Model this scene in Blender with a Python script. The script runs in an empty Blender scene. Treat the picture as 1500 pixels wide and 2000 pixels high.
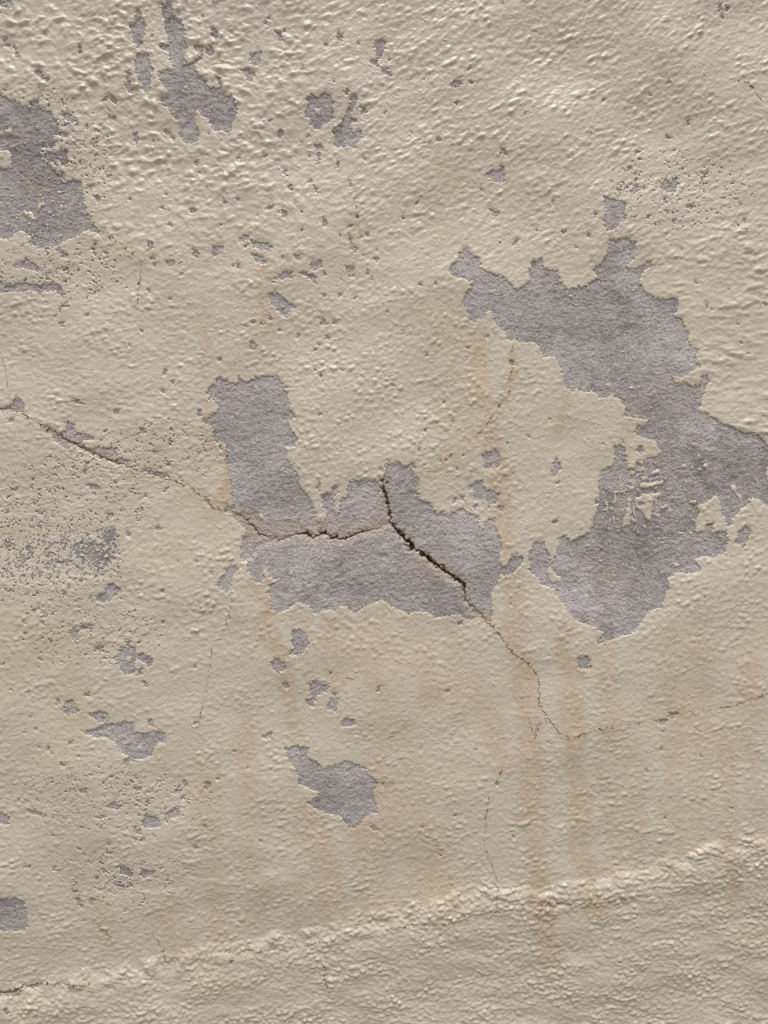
import bpy, math
import numpy as np

C = bpy.context.scene.collection
S = bpy.context.scene
R = math.radians
PX = 0.0005            # one unit of the wall survey = half a millimetre
Z0 = 1.40              # height of the survey's centre above the ground

# ------------------------------------------------------------------ camera
cam = bpy.data.cameras.new("camera")
camo = bpy.data.objects.new("camera", cam); C.objects.link(camo)
cam.sensor_fit = 'VERTICAL'; cam.sensor_height = 36.0; cam.lens = 28.0
DIST = 1000*PX*cam.lens/18.0
camo.location = (0, -DIST, Z0); camo.rotation_euler = (R(90), 0, 0)
cam.clip_start = 0.01; cam.clip_end = 2000
S.camera = camo
S.cycles.filter_width = 1.15
S.render.resolution_x = 768; S.render.resolution_y = 1024

# ------------------------------------------------------------------ light
SUN_EL, SUN_AZ = 64.0, -14.0      # azimuth measured from straight in front of the wall, minus = left
w = bpy.data.worlds.new("World"); S.world = w; w.use_nodes = True
nt = w.node_tree; bg = nt.nodes['Background']
sky = nt.nodes.new('ShaderNodeTexSky'); sky.sky_type = 'NISHITA'; sky.sun_disc = False
sky.sun_elevation = R(SUN_EL); sky.sun_rotation = R(180 + SUN_AZ)
sky.air_density = 1.0; sky.dust_density = 6.0; sky.ozone_density = 0.6
hs = nt.nodes.new('ShaderNodeHueSaturation'); hs.inputs['Saturation'].default_value = 0.25
nt.links.new(sky.outputs[0], hs.inputs['Color']); nt.links.new(hs.outputs[0], bg.inputs[0])
bg.inputs[1].default_value = 0.09
sl = bpy.data.lights.new("sun", 'SUN'); sl.energy = 1.5; sl.angle = R(18); sl.color = (1.0, 0.965, 0.92)
so = bpy.data.objects.new("sun", sl); C.objects.link(so)
so.rotation_euler = (R(90-SUN_EL), 0, R(SUN_AZ)); so.location = (-1, -3, 5)
S.view_settings.view_transform = 'Standard'; S.view_settings.look = 'None'
S.view_settings.gamma = 1; S.view_settings.exposure = 0.47

# ------------------------------------------------------------------ material helpers
def mat(name):
    m = bpy.data.materials.new(name); m.use_nodes = True
    t = m.node_tree; b = t.nodes['Principled BSDF']
    return m, t, b
def N(t, typ, **kw):
    n = t.nodes.new(typ)
    for k, v in kw.items(): setattr(n, k, v)
    return n
def noise(t, vec, scale, detail=3, rough=0.55, sc=(1, 1, 1), rot=0):
    mp = N(t, 'ShaderNodeMapping'); mp.inputs['Scale'].default_value = sc; mp.inputs['Rotation'].default_value = (0, rot, 0)
    t.links.new(vec, mp.inputs['Vector'])
    n = N(t, 'ShaderNodeTexNoise'); n.inputs['Scale'].default_value = scale
    n.inputs['Detail'].default_value = detail; n.inputs['Roughness'].default_value = rough
    t.links.new(mp.outputs[0], n.inputs['Vector'])
    return n.outputs['Fac']
def ramp(t, fac, a, b, ca=0.0, cb=1.0):
    n = N(t, 'ShaderNodeMapRange'); n.interpolation_type = 'SMOOTHSTEP'
    for i, v in zip((1, 2, 3, 4), (a, b, ca, cb)): n.inputs[i].default_value = v
    t.links.new(fac, n.inputs[0]); return n.outputs[0]
def mul(t, a, b):
    n = N(t, 'ShaderNodeMath', operation='MULTIPLY')
    t.links.new(a, n.inputs[0])
    if isinstance(b, float): n.inputs[1].default_value = b
    else: t.links.new(b, n.inputs[1])
    return n.outputs[0]
def mixc(t, fac, a, b):
    n = N(t, 'ShaderNodeMix', data_type='RGBA')
    if isinstance(fac, float): n.inputs[0].default_value = fac
    else: t.links.new(fac, n.inputs[0])
    for i, v in ((6, a), (7, b)):
        if isinstance(v, tuple): n.inputs[i].default_value = (*v, 1)
        else: t.links.new(v, n.inputs[i])
    return n.outputs[2]
def bump(t, h, strength, dist, prev=None):
    n = N(t, 'ShaderNodeBump'); n.inputs['Strength'].default_value = strength; n.inputs['Distance'].default_value = dist
    t.links.new(h, n.inputs['Height'])
    if prev: t.links.new(prev, n.inputs['Normal'])
    return n.outputs[0]
def attr(t, name):
    n = N(t, 'ShaderNodeAttribute', attribute_name=name); return n.outputs['Fac']

def paint_material():
    m, t, b = mat('cream_wall_paint')
    v = N(t, 'ShaderNodeTexCoord').outputs['Object']
    c = mixc(t, ramp(t, noise(t, v, 6, 4), 0.3, 0.7), (0.490, 0.430, 0.346), (0.478, 0.432, 0.364))
    c = mixc(t, ramp(t, noise(t, v, 22, 5), 0.35, 0.75, 0, 0.5), c, (0.506, 0.456, 0.386))
    c = mixc(t, ramp(t, noise(t, v, 60, 5, 0.7), 0.5, 0.8, 0, 0.15), c, (0.40, 0.35, 0.28))
    st = attr(t, 'stain')
    brk = ramp(t, noise(t, v, 45, 5, 0.65, (2.2, 1, 0.4)), 0.25, 0.7, 0.7, 1.0)
    c = mixc(t, mul(t, st, brk), c, (0.425, 0.324, 0.218))
    d = ramp(t, noise(t, v, 700, 2), 0.66, 0.8, 0, 0.15)
    c = mixc(t, d, c, (0.26, 0.22, 0.17))
    t.links.new(c, b.inputs['Base Color'])
    t.links.new(ramp(t, noise(t, v, 40, 4), 0.3, 0.7, 0.35, 0.48), b.inputs['Roughness'])
    b.inputs['Specular IOR Level'].default_value = 0.5
    n = bump(t, noise(t, v, 420, 4, 0.6, (0.7, 1, 1.2)), 0.35, 0.0006)
    n = bump(t, noise(t, v, 1400, 2, 0.6), 0.25, 0.0002, n)
    t.links.new(n, b.inputs['Normal'])
    return m
def plaster_material():
    m, t, b = mat('bare_grey_plaster')
    v = N(t, 'ShaderNodeTexCoord').outputs['Object']
    c = mixc(t, ramp(t, noise(t, v, 11, 5, 0.6), 0.35, 0.65), (0.315, 0.283, 0.276), (0.462, 0.423, 0.410))
    c = mixc(t, ramp(t, noise(t, v, 17, 3, 0.5), 0.5, 0.7, 0, 0.6), c, (0.315, 0.268, 0.245))
    c = mixc(t, ramp(t, noise(t, v, 19, 4, 0.6, (1.2, 1, 0.8), 0.4), 0.52, 0.68, 0, 0.6), c, (0.285, 0.290, 0.300))
    c = mixc(t, attr(t, 'tone'), c, (0.215, 0.200, 0.201))
    c = mixc(t, ramp(t, noise(t, v, 42, 5, 0.65, (0.7, 1, 1.3)), 0.52, 0.72, 0, 0.5), c, (0.27, 0.268, 0.268))
    c = mixc(t, ramp(t, noise(t, v, 26, 4, 0.6), 0.55, 0.70, 0, 0.55), c, (0.40, 0.355, 0.315))
    c = mixc(t, ramp(t, noise(t, v, 75, 6, 0.75, (0.5, 1, 1.6)), 0.56, 0.68, 0, 0.5), c, (0.47, 0.44, 0.42))
    c = mixc(t, attr(t, 'warm'), c, (0.38, 0.315, 0.262))
    c = mixc(t, ramp(t, noise(t, v, 300, 5, 0.8, (0.6, 1, 1.4)), 0.50, 0.62, 0, 0.55), c, (0.46, 0.43, 0.42))
    c = mixc(t, ramp(t, noise(t, v, 450, 4, 0.75), 0.54, 0.66, 0, 0.55), c, (0.60, 0.56, 0.545))
    c = mixc(t, ramp(t, noise(t, v, 480, 4, 0.7), 0.55, 0.66, 0, 0.65), c, (0.14, 0.125, 0.12))
    t.links.new(c, b.inputs['Base Color'])
    b.inputs['Roughness'].default_value = 0.88; b.inputs['Specular IOR Level'].default_value = 0.25
    n = bump(t, noise(t, v, 480, 5, 0.7, (0.8, 1, 1.1)), 1.0, 0.0013)
    t.links.new(n, b.inputs['Normal'])
    return m
def crack_material():
    m, t, b = mat('crack_mortar')
    v = N(t, 'ShaderNodeTexCoord').outputs['Object']
    c = mixc(t, ramp(t, noise(t, v, 300, 4), 0.3, 0.7), (0.42, 0.335, 0.245), (0.36, 0.28, 0.20))
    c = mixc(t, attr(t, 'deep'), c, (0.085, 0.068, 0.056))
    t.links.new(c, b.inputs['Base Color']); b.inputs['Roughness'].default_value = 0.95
    b.inputs['Specular IOR Level'].default_value = 0.1
    return m
def core_material():
    m, t, b = mat('rendered_masonry')
    v = N(t, 'ShaderNodeTexCoord').outputs['Object']
    c = mixc(t, ramp(t, noise(t, v, 20, 5), 0.3, 0.7), (0.45, 0.40, 0.31), (0.40, 0.36, 0.29))
    t.links.new(c, b.inputs['Base Color']); b.inputs['Roughness'].default_value = 0.85
    t.links.new(bump(t, noise(t, v, 120, 5), 0.5, 0.002), b.inputs['Normal'])
    return m
def ground_material():
    m, t, b = mat('concrete_paving')
    v = N(t, 'ShaderNodeTexCoord').outputs['Object']
    c = mixc(t, ramp(t, noise(t, v, 1.5, 6), 0.3, 0.7), (0.30, 0.285, 0.26), (0.22, 0.21, 0.195))
    c = mixc(t, ramp(t, noise(t, v, 90, 5, 0.7), 0.5, 0.75, 0, 0.5), c, (0.13, 0.125, 0.12))
    t.links.new(c, b.inputs['Base Color']); b.inputs['Roughness'].default_value = 0.9
    t.links.new(bump(t, noise(t, v, 150, 6), 0.5, 0.003), b.inputs['Normal'])
    return m
M_PAINT, M_BARE, M_CRACK, M_CORE, M_GROUND = paint_material(), plaster_material(), crack_material(), core_material(), ground_material()

# ------------------------------------------------------------------ periodic noise fields
FW, FH = 1800, 2304
_kx = np.fft.rfftfreq(FW)[None, :]; _ky = np.fft.fftfreq(FH)[:, None]
def spec(lu, lv, deg, seed, sharp=1.0):
    """band-passed noise, wavelength lu along the direction that rises to the right at deg, lv across it"""
    rng = np.random.default_rng(seed)
    a = R(deg); ku = _kx*math.cos(a) - _ky*math.sin(a); kv = _kx*math.sin(a) + _ky*math.cos(a)
    r2 = (ku*lu)**2 + (kv*lv)**2
    flt = (r2**sharp)*np.exp(-r2*sharp)
    f = np.fft.irfft2(np.fft.rfft2(rng.standard_normal((FH, FW)))*flt, s=(FH, FW))
    return (f/f.std()).astype(np.float32)
def fbm(l, seed, p=1.6, lmin=3.0):
    rng = np.random.default_rng(seed)
    k = np.sqrt(_kx**2 + _ky**2); k0 = 1.0/l
    flt = 1.0/(k0**2 + k**2)**(p/2)*np.exp(-(k*lmin)**2)
    flt[0, 0] = 0
    f = np.fft.irfft2(np.fft.rfft2(rng.standard_normal((FH, FW)))*flt, s=(FH, FW))
    return (f/f.std()).astype(np.float32)

# survey grid: dense where the photograph looks, coarser outwards
def axis(lo, hi, flo, fhi, d, dmax, g=1.015):
    mid = np.arange(lo, hi + d, d); out = []
    s = d; p = mid[-1]
    while p < fhi: s = min(s*g, dmax); p += s; out.append(p)
    out[-1] = fhi
    inn = []; s = d; p = mid[0]
    while p > flo: s = min(s*g, dmax); p -= s; inn.append(p)
    inn[-1] = flo
    return np.concatenate([inn[::-1], mid, out])
GD = 1.55
xs = axis(-30, 1530, -2450, 3950, GD, 18); ys = axis(-30, 2030, -1500, 3800, GD, 18)
nx, ny = len(xs), len(ys)
X, Y = np.meshgrid(xs, ys); X = X.astype(np.float64); Y = Y.astype(np.float64)
SPC = np.maximum(np.gradient(xs)[None, :], np.gradient(ys)[:, None])
_ix = np.floor(xs).astype(int); _iy = np.floor(ys).astype(int)
_fx = (xs - _ix)[None, :].astype(np.float32); _fy = (ys - _iy)[:, None].astype(np.float32)
def samp(f, lam=None):
    x0 = _ix % FW; x1 = (_ix+1) % FW; y0 = _iy % FH; y1 = (_iy+1) % FH
    a = f[np.ix_(y0, x0)]*(1-_fx) + f[np.ix_(y0, x1)]*_fx
    b = f[np.ix_(y1, x0)]*(1-_fx) + f[np.ix_(y1, x1)]*_fx
    r = a*(1-_fy) + b*_fy
    if lam: r = r*np.clip(1.6 - SPC/(0.4*lam), 0, 1)
    return r
def sm(a, b, x): t = np.clip((x-a)/(b-a), 0, 1); return t*t*(3-2*t)
def gs(cx, cy, rx, ry): return np.exp(-((X-cx)/rx)**2 - ((Y-cy)/ry)**2)

# ragged outlines: shapes are surveyed in slightly wavering coordinates
WX = X + 0.9*samp(fbm(10, 1, 2.0, 1.6)) + 0.7*samp(fbm(5, 3, 2.0, 1.5))
WY = Y + 0.9*samp(fbm(10, 2, 2.0, 1.6)) + 0.7*samp(fbm(5, 4, 2.0, 1.5))
outer = 1 - sm(-140, -30, X)*sm(1640, 1530, X)*sm(-140, -30, Y)*sm(2140, 2030, Y)
WX += outer*(26*samp(fbm(80, 101, 2.6, 4)) + 5*samp(fbm(20, 103, 2.2, 3))); WY += outer*(26*samp(fbm(80, 102, 2.6, 4)) + 5*samp(fbm(20, 104, 2.2, 3)))
WXs = X + 1.3*samp(spec(16, 16, 0, 5)); WYs = Y + 1.6*samp(spec(15, 15, 0, 6)) + 0.8*samp(spec(6, 6, 0, 7))

def win(x0, y0, x1, y1, pad):
    a = np.searchsorted(xs, x0-pad); b = np.searchsorted(xs, x1+pad)
    c = np.searchsorted(ys, y0-pad); d = np.searchsorted(ys, y1+pad)
    return slice(c, d), slice(a, b)
def poly_sdf(pts, pad, wx=None, wy=None):
    wx = WX if wx is None else wx; wy = WY if wy is None else wy
    p = np.array(pts, float); s = win(p[:, 0].min(), p[:, 1].min(), p[:, 0].max(), p[:, 1].max(), pad)
    x = wx[s]; y = wy[s]; d2 = np.full(x.shape, 1e9); ins = np.zeros(x.shape, bool)
    for (ax, ay), (bx, by) in zip(p, np.roll(p, -1, 0)):
        ex, ey = bx-ax, by-ay; L = ex*ex+ey*ey + 1e-9
        t = np.clip(((x-ax)*ex + (y-ay)*ey)/L, 0, 1)
        d2 = np.minimum(d2, (x-ax-t*ex)**2 + (y-ay-t*ey)**2)
        if ay != by:
            c = ((ay > y) != (by > y)) & (x < (bx-ax)*(y-ay)/(by-ay) + ax); ins ^= c
    d = np.sqrt(d2); return s, np.where(ins, -d, d)
def line_field(pts, pad, out, wx, wy):
    """min over the line of distance minus half width; keeps the half width too"""
    for (ax, ay, aw), (bx, by, bw) in zip(pts[:-1], pts[1:]):
        s = win(min(ax, bx), min(ay, by), max(ax, bx), max(ay, by), pad)
        x = wx[s]; y = wy[s]; ex, ey = bx-ax, by-ay; L = ex*ex+ey*ey+1e-9
        t = np.clip(((x-ax)*ex + (y-ay)*ey)/L, 0, 1); wd = aw + t*(bw-aw)
        d = np.sqrt((x-ax-t*ex)**2 + (y-ay-t*ey)**2)
        g = d - wd; m = g < out[0][s]
        out[0][s][m] = g[m]; out[1][s][m] = wd[m]

# ------------------------------------------------------------------ survey of the bare patches
def T(ox, oy, *flat): return [(ox+flat[i]/3, oy+flat[i+1]/3) for i in range(0, len(flat), 2)]
def P(*flat): return [(flat[i], flat[i+1]) for i in range(0, len(flat), 2)]
POLYS = [
 # upper left
 T(0,0, -90,545,10,540,20,575,50,585,60,600,130,620,150,645,180,635,205,605,235,610,245,650,310,670,325,710,345,740,350,775,410,800,400,815,355,800,320,790,325,850,310,875,240,870,235,900,260,945,285,965,340,1015,375,1040,385,1070,430,1055,475,1065,485,1110,485,1190,510,1220,500,1250,530,1290,560,1330,595,1360,550,1360,520,1350,470,1370,440,1395,380,1410,340,1440,290,1450,240,1460,210,1440,170,1435,190,1400,130,1350,90,1370,70,1400,-90,1405),
 T(0,0, 280,890,340,905,400,880,402,960,375,985,345,950,290,950,255,930),
 T(0,0, 985,20,1000,10,1015,25,1010,60,1030,90,1025,120,1070,150,1090,200,1085,240,1100,300,1090,350,1085,400,1120,400,1150,380,1190,340,1200,350,1150,410,1160,460,1210,490,1220,520,1270,540,1290,530,1280,480,1290,465,1305,510,1310,550,1340,590,1355,570,1380,620,1395,650,1385,700,1370,720,1360,770,1340,790,1310,780,1300,765,1275,785,1245,770,1230,710,1190,690,1170,655,1150,670,1145,740,1170,770,1170,820,1130,850,1095,855,1065,820,1055,760,1050,730,1020,690,990,650,945,605,960,590,1000,570,965,520,945,490,945,440,1020,430,1040,420,1010,390,1000,340,980,315,935,297,960,283,1000,290,990,230,980,170,965,110,965,60,985,60),
 T(0,0, 810,95,830,95,845,140,865,180,855,230,835,300,820,300,785,240,780,190,765,170,810,155),
 T(0,0, 810,340,850,330,885,360,890,405,915,430,890,450,890,530,870,570,845,545,820,480,805,420,808,380),
 T(0,0, 750,440,775,450,775,520,790,545,765,560,745,530,755,480),
 T(0,0, 0,30,40,20,90,25,95,80,50,75,0,55),
 T(0,0, 1150,290,1190,285,1205,310,1190,335,1165,325,1148,310), T(0,0, 1215,310,1250,300,1262,330,1245,355,1220,340),
 T(0,0, 1240,190,1280,200,1290,240,1275,262,1250,235), T(0,0, 1475,345,1530,315,1535,340,1520,400,1490,395,1465,370),
 T(0,0, 1415,425,1465,415,1480,460,1485,490,1460,490,1440,460), T(0,0, 375,675,410,675,455,705,450,725,410,715,375,695),
 T(0,0, 215,440,245,438,305,490,295,502,240,470), T(0,0, 605,590,650,560,695,605,680,615,650,590,610,605),
 T(0,0, 640,680,685,695,680,715,650,705), T(0,0, 785,790,805,785,815,840,800,850,785,820), T(0,0, 965,770,990,765,1025,820,1015,835,990,800,965,785),
 T(0,0, 30,245,60,240,75,285,50,290), T(0,0, 105,330,135,330,130,355,110,355), T(0,0, 475,290,490,300,492,340,478,335),
 T(0,0, 865,1420,905,1425,900,1460,870,1470), T(0,0, 1245,1450,1305,1440,1305,1490,1250,1500), T(0,0, 1400,1395,1465,1375,1460,1400,1430,1425,1400,1415),
 T(0,0, 1135,1455,1165,1490,1160,1510,1135,1500), T(0,0, 330,1465,360,1465,400,1495,380,1500,345,1490), T(0,0, 515,1090,550,1085,545,1110,520,1110),
 T(0,0, 555,1155,580,1160,590,1190,565,1185),
 # upper middle
 T(500,0, 300,590,345,570,365,590,400,565,440,570,450,620,455,700,430,720,400,735,370,760,350,765,320,740,325,700,290,695,295,650,310,630),
 T(500,0, 555,570,590,570,595,600,580,640,560,660,550,700,590,705,600,715,560,725,545,750,560,775,620,775,628,800,585,850,580,870,530,868,480,865,455,850,465,790,440,765,480,760,500,720,525,690,530,660,550,640),
 T(500,0, 700,265,755,255,760,290,735,350,715,370,710,405,675,395,675,375,710,365,700,310), T(500,0, 740,420,765,422,797,453,790,466,742,438),
 T(500,0, 1140,520,1185,480,1195,510,1165,540), T(500,0, 1350,1025,1380,1000,1425,1005,1430,965,1450,975,1448,1030,1455,1065,1420,1068,1370,1050),
 T(500,0, 1372,1225,1430,1240,1425,1255,1400,1270), T(500,0, -30,1410,50,1425,105,1455,60,1475,10,1462,-28,1430),
 T(500,0, 543,1375,560,1400,565,1440,592,1460,577,1478,552,1462), T(500,0, 537,1318,572,1330,545,1342), T(500,0, 120,215,150,220,165,265,145,260),
 T(500,0, 478,225,512,222,505,262,482,265), T(500,0, 350,850,385,845,385,875,360,885), T(500,0, 360,890,378,895,372,950,360,930), T(500,0, 615,640,640,635,642,670,625,680),
 T(500,0, 130,785,150,768,162,795,145,820,128,805), T(500,0, 525,545,545,540,540,570,522,570), T(500,0, 335,1095,360,1105,370,1135,345,1130), T(500,0, 155,985,180,995,182,1030,160,1020),
 T(500,0, 475,950,490,950,490,980,475,990), T(500,0, 188,1085,212,1090,210,1118,192,1110), T(500,0, 152,1245,178,1245,180,1275,158,1275), T(500,0, 1435,885,1450,880,1470,910,1435,915),
 # upper right
 T(1000,0, 525,1155,590,1175,670,1195,650,1235,665,1270,655,1305,625,1310,600,1355,550,1355,530,1300,545,1260,535,1190),
 T(1000,0, 875,1080,905,1040,915,1080,935,1082,940,1045,965,1035,970,1080,950,1130,910,1125,875,1100), T(1000,0, 705,1100,735,1085,735,1120,710,1135),
 T(1000,0, 610,1110,640,1115,630,1145,612,1135), T(1000,0, 675,985,700,978,708,993,680,1000), T(1000,0, 722,900,745,875,762,880,735,905), T(1000,0, 1185,65,1205,60,1200,95,1185,95),
 T(1000,0, 1235,65,1252,68,1250,90,1235,88), T(1000,0, 1205,115,1225,118,1218,142,1205,138), T(1000,0, 1120,1015,1145,1010,1130,1045,1118,1045), T(1000,0, 1020,1205,1058,1200,1060,1220,1030,1230),
 T(1000,0, 895,505,908,485,916,510), T(1000,0, 790,1265,806,1268,800,1290,790,1285), T(1000,0, 890,1240,915,1238,912,1252,892,1252), T(1000,0, 938,1290,958,1292,950,1312,938,1308),
 # the large patch on the right
 P(1189,468,1203,470,1227,468,1241,475,1238,500,1237,507,1222,517,1227,527,1247,525,1263,512,1272,510,1270,520,1255,532,1250,553,1258,568,1283,582,1300,587,1310,582,1325,585,1322,603,1315,615,1333,628,1335,647,1345,648,1345,675,1362,682,1358,708,1370,715,1357,723,1333,737,1310,737,1318,752,1333,747,1350,757,1367,752,1368,735,1382,733,1387,745,1377,758,1370,783,1363,802,1383,812,1410,828,1433,837,1453,848,1473,843,1490,858,1500,877,1545,885,1570,960,1530,998,1500,990,1483,978,1467,970,1462,985,1448,993,
   1437,1010,1428,1015,1430,1025,1420,1027,1415,1012,1408,1000,1406,980,1400,967,1385,975,1372,985,1362,988,1368,1003,1358,1018,1360,1042,1372,1038,1385,1022,1395,1022,1390,1035,1388,1047,1400,1040,1415,1037,1422,1052,1420,1070,1413,1082,1390,1090,1370,1085,1353,1093,1367,1110,1363,1115,1348,1117,1340,1122,1325,1118,1315,1122,1302,1132,1304,1145,1297,1170,1290,1187,1265,1193,1250,1215,1240,1232,1220,1240,1190,1250,1170,1259,1165,1253,1180,1235,1165,1225,1147,1220,1120,1210,1108,1190,1095,1172,1085,1160,1080,1148,1060,1142,1050,1128,1035,1118,1033,1085,1042,1060,1062,1057,1065,1073,1073,1083,1077,1100,1085,1085,1090,1075,1095,1062,1092,1052,1105,1047,1113,1057,1135,1050,1150,1042,1160,1025,1160,1010,1165,1000,1171,985,1170,950,1173,922,1190,912,1203,903,1200,885,1198,870,1215,868,1222,880,1222,900,1230,912,1245,903,1265,895,1283,892,1290,885,1285,875,1280,862,1265,857,1250,852,1240,843,1243,832,1263,830,1265,820,1233,815,1218,813,1222,797,1213,785,1192,770,1187,777,1170,777,1157,763,1133,765,1130,747,1125,760,1115,765,1102,755,1098,730,1090,713,1083,697,1063,698,1055,685,1047,672,1013,667,1007,662,993,663,985,650,967,630,962,608,948,608,947,623,930,625,925,633,917,623,913,607,905,597,905,577,920,565,923,550,903,545,882,540,877,530,883,517,897,510,897,497,908,487,920,497,937,507,938,523,960,537,980,540,997,555,1010,568,1037,550,1032,533,1037,513,1058,503,1062,525,1090,530,1093,547,1107,567,1130,563,1153,553,1170,543,1158,527,1177,513,1184,500),
 T(1000,500, 725,1140,750,1110,775,1145,745,1155), T(1000,1000, 1325,120,1365,85,1395,95,1390,140,1370,180,1360,230,1340,200,1305,185,1320,150),
 T(1000,1000, 385,860,440,840,450,880,455,920,390,915), T(1000,1000, 922,1182,972,1180,970,1205,925,1210), T(1000,1000, 865,1222,915,1215,900,1245,870,1250),
 T(1000,1000, 238,60,255,38,272,52,252,76), T(1000,500, 245,1220,260,1190,280,1210,288,1250,265,1265,255,1295,228,1290,235,1262), T(1000,500, 258,1325,280,1322,275,1342,260,1340),
 # the centre patch with its raised left arm
 P(422,738,433,737,447,745,462,750,467,733,473,743,483,747,500,737,517,735,540,735,553,750,557,763,562,770,560,780,568,788,565,797,578,813,563,825,568,838,582,858,578,870,558,875,562,897,580,927,587,950,605,973,615,1000,617,1017,627,1022,637,1013,640,1000,633,990,625,967,643,963,655,948,661,950,660,963,652,970,652,1000,657,1005,663,1000,667,973,678,973,677,958,683,948,682,940,713,940,747,940,752,930,755,910,777,902,787,912,803,907,807,930,820,935,815,960,820,977,837,980,848,997,853,1007,863,1000,877,1010,883,1000,905,992,908,1000,927,1005,935,1007,937,1037,940,1042,948,1020,965,1013,972,1040,980,1067,973,1100,982,1108,993,1103,1000,1085,1017,1087,1023,1098,1010,1110,1000,1123,977,1122,970,1143,957,1163,960,1197,958,1217,948,1210,940,1205,910,1210,897,1200,873,1202,850,1205,837,1197,810,1193,798,1200,787,1193,767,1187,747,1172,730,1177,703,1190,698,1200,682,1192,677,1183,663,1183,658,1193,627,1192,622,1200,613,1197,603,1182,577,1177,563,1190,547,1195,532,1192,532,1167,525,1157,528,1142,540,1133,527,1127,523,1110,512,1113,518,1128,513,1137,500,1137,490,1122,482,1108,490,1100,470,1090,472,1050,480,1040,473,1027,457,1013,455,1003,437,1000,440,993,455,988,450,933,443,917,442,867,417,860,418,837,397,823,413,810,425,807,427,793,405,770,405,760,422,748),
 # middle
 T(500,500, 330,40,380,25,385,65,350,90,320,75), T(500,500, 125,125,165,100,215,100,210,125,150,145), T(500,500, 250,105,285,98,350,125,355,165,310,130), T(500,500, 530,60,570,65,575,120,545,120,530,90),
 T(500,500, 75,220,110,210,150,240,190,275,245,295,200,310,175,355,130,330,90,275), T(500,500, 380,370,405,375,420,400,385,402), T(500,500, -30,-10,30,0,62,40,50,55,10,45), T(500,500, 225,0,262,5,255,25,230,20),
 T(500,500, 1330,1160,1400,1138,1430,1160,1425,1230,1350,1245,1330,1200), T(500,500, 1270,1340,1300,1310,1325,1320,1335,1360,1430,1400,1415,1440,1380,1455,1340,1425,1280,1430), T(500,500, 1268,1470,1302,1450,1290,1492),
 T(500,500, 352,1340,375,1330,385,1355,370,1375,352,1360), T(500,500, 1198,1410,1220,1405,1215,1435,1198,1432), T(500,500, 1425,1470,1450,1465,1460,1490,1435,1500), T(500,500, 400,470,435,468,432,488,405,485), T(500,500, 335,545,355,545,350,560,338,560),
 T(500,500, 340,665,358,655,355,675,340,677), T(500,500, 1340,460,1360,458,1362,480,1345,482), T(500,500, 995,575,1010,578,1008,595,995,592), T(500,500, 33,390,50,390,50,405,35,405), T(500,500, 72,352,92,355,90,375,74,372),
 T(500,500, 1155,1425,1168,1425,1166,1445,1155,1443), T(500,500, 483,225,503,212,500,232,485,236), T(500,500, 565,240,585,236,585,248,568,250), T(500,500, 645,90,665,88,662,108,648,106), T(500,500, 398,98,414,98,412,114,398,114),
 # below the centre patch
 T(500,1000, 210,700,255,680,295,710,305,770,265,840,200,830,200,815,230,800,215,760), T(500,1000, 85,885,120,855,145,870,175,880,175,925,130,940,100,910), T(500,1000, 155,1010,180,1000,200,1025,175,1040),
 T(500,1000, 310,1010,350,990,380,1010,430,1030,400,1060,350,1075,335,1140,295,1130,290,1100,320,1105,320,1065), T(500,1000, 450,1055,470,1060,480,1110,465,1170,420,1150,435,1100,455,1085), T(500,1000, 500,1240,515,1210,575,1215,580,1255,505,1255),
 T(500,1000, 30,1310,95,1295,80,1325,50,1335), T(500,1000, 1178,650,1208,632,1205,650,1185,662), T(500,1000, 1100,1045,1128,1035,1128,1052,1105,1055), T(500,1000, 428,935,442,935,440,950,430,950), T(500,1000, 530,975,552,975,548,992,535,990), T(500,1000, 710,1030,728,1015,722,1050,710,1052),
 P(558,1463,580,1457,603,1463,600,1478,620,1493,635,1503,660,1495,675,1487,690,1492,713,1500,713,1512,733,1525,738,1535,728,1550,733,1570,737,1588,713,1597,703,1615,683,1622,672,1610,667,1598,643,1590,617,1583,598,1570,617,1560,625,1550,603,1542,585,1532,580,1510,575,1500,563,1483),
 T(500,1500, 665,335,685,345,722,372,690,380,680,360), T(500,1500, 735,92,752,92,750,108,735,108), T(500,1500, 1398,88,1425,85,1420,105,1402,103), T(500,1500, 970,345,988,347,984,358,972,358),
 # lower left
 T(0,1000, 480,1285,560,1280,620,1240,690,1250,730,1225,780,1240,790,1290,860,1300,940,1280,965,1300,975,1340,935,1350,900,1380,890,1430,830,1450,760,1465,740,1490,725,1470,750,1430,690,1400,680,1350,630,1325,550,1320), T(0,1000, 520,1190,580,1165,630,1185,640,1235,580,1225,530,1200),
 T(0,1000, 385,1115,425,1110,430,1150,470,1170,440,1180,400,1200,375,1170), T(0,1000, 870,1215,890,1220,905,1260,875,1250), T(0,1000, 705,800,760,795,790,790,800,850,790,900,800,940,730,950,705,910,690,870,675,850,700,840),
 T(0,1000, 800,840,840,825,900,865,890,890,870,910,850,880,810,860), T(0,1000, 810,930,835,915,830,955,810,955), T(0,1000, 410,680,440,680,460,740,440,765,410,715), T(0,1000, 470,670,540,660,540,685,480,695), T(0,1000, 560,795,600,780,610,815,570,820),
 T(0,1000, 1270,430,1310,380,1330,330,1385,315,1400,335,1365,380,1355,440,1335,470,1290,450), T(0,1000, 560,490,620,470,640,420,690,425,710,465,640,515,600,535,565,510), T(0,1000, 740,765,765,760,765,785,742,785),
 T(0,1000, 610,120,660,100,680,115,665,160,625,185,610,160), T(0,1000, 630,10,670,10,660,38,635,35), T(0,1000, 215,0,255,-5,250,18,220,18), T(0,1000, 325,1105,348,1100,348,1125,325,1125), T(0,1000, 490,1070,515,1060,522,1080,495,1085),
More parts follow.
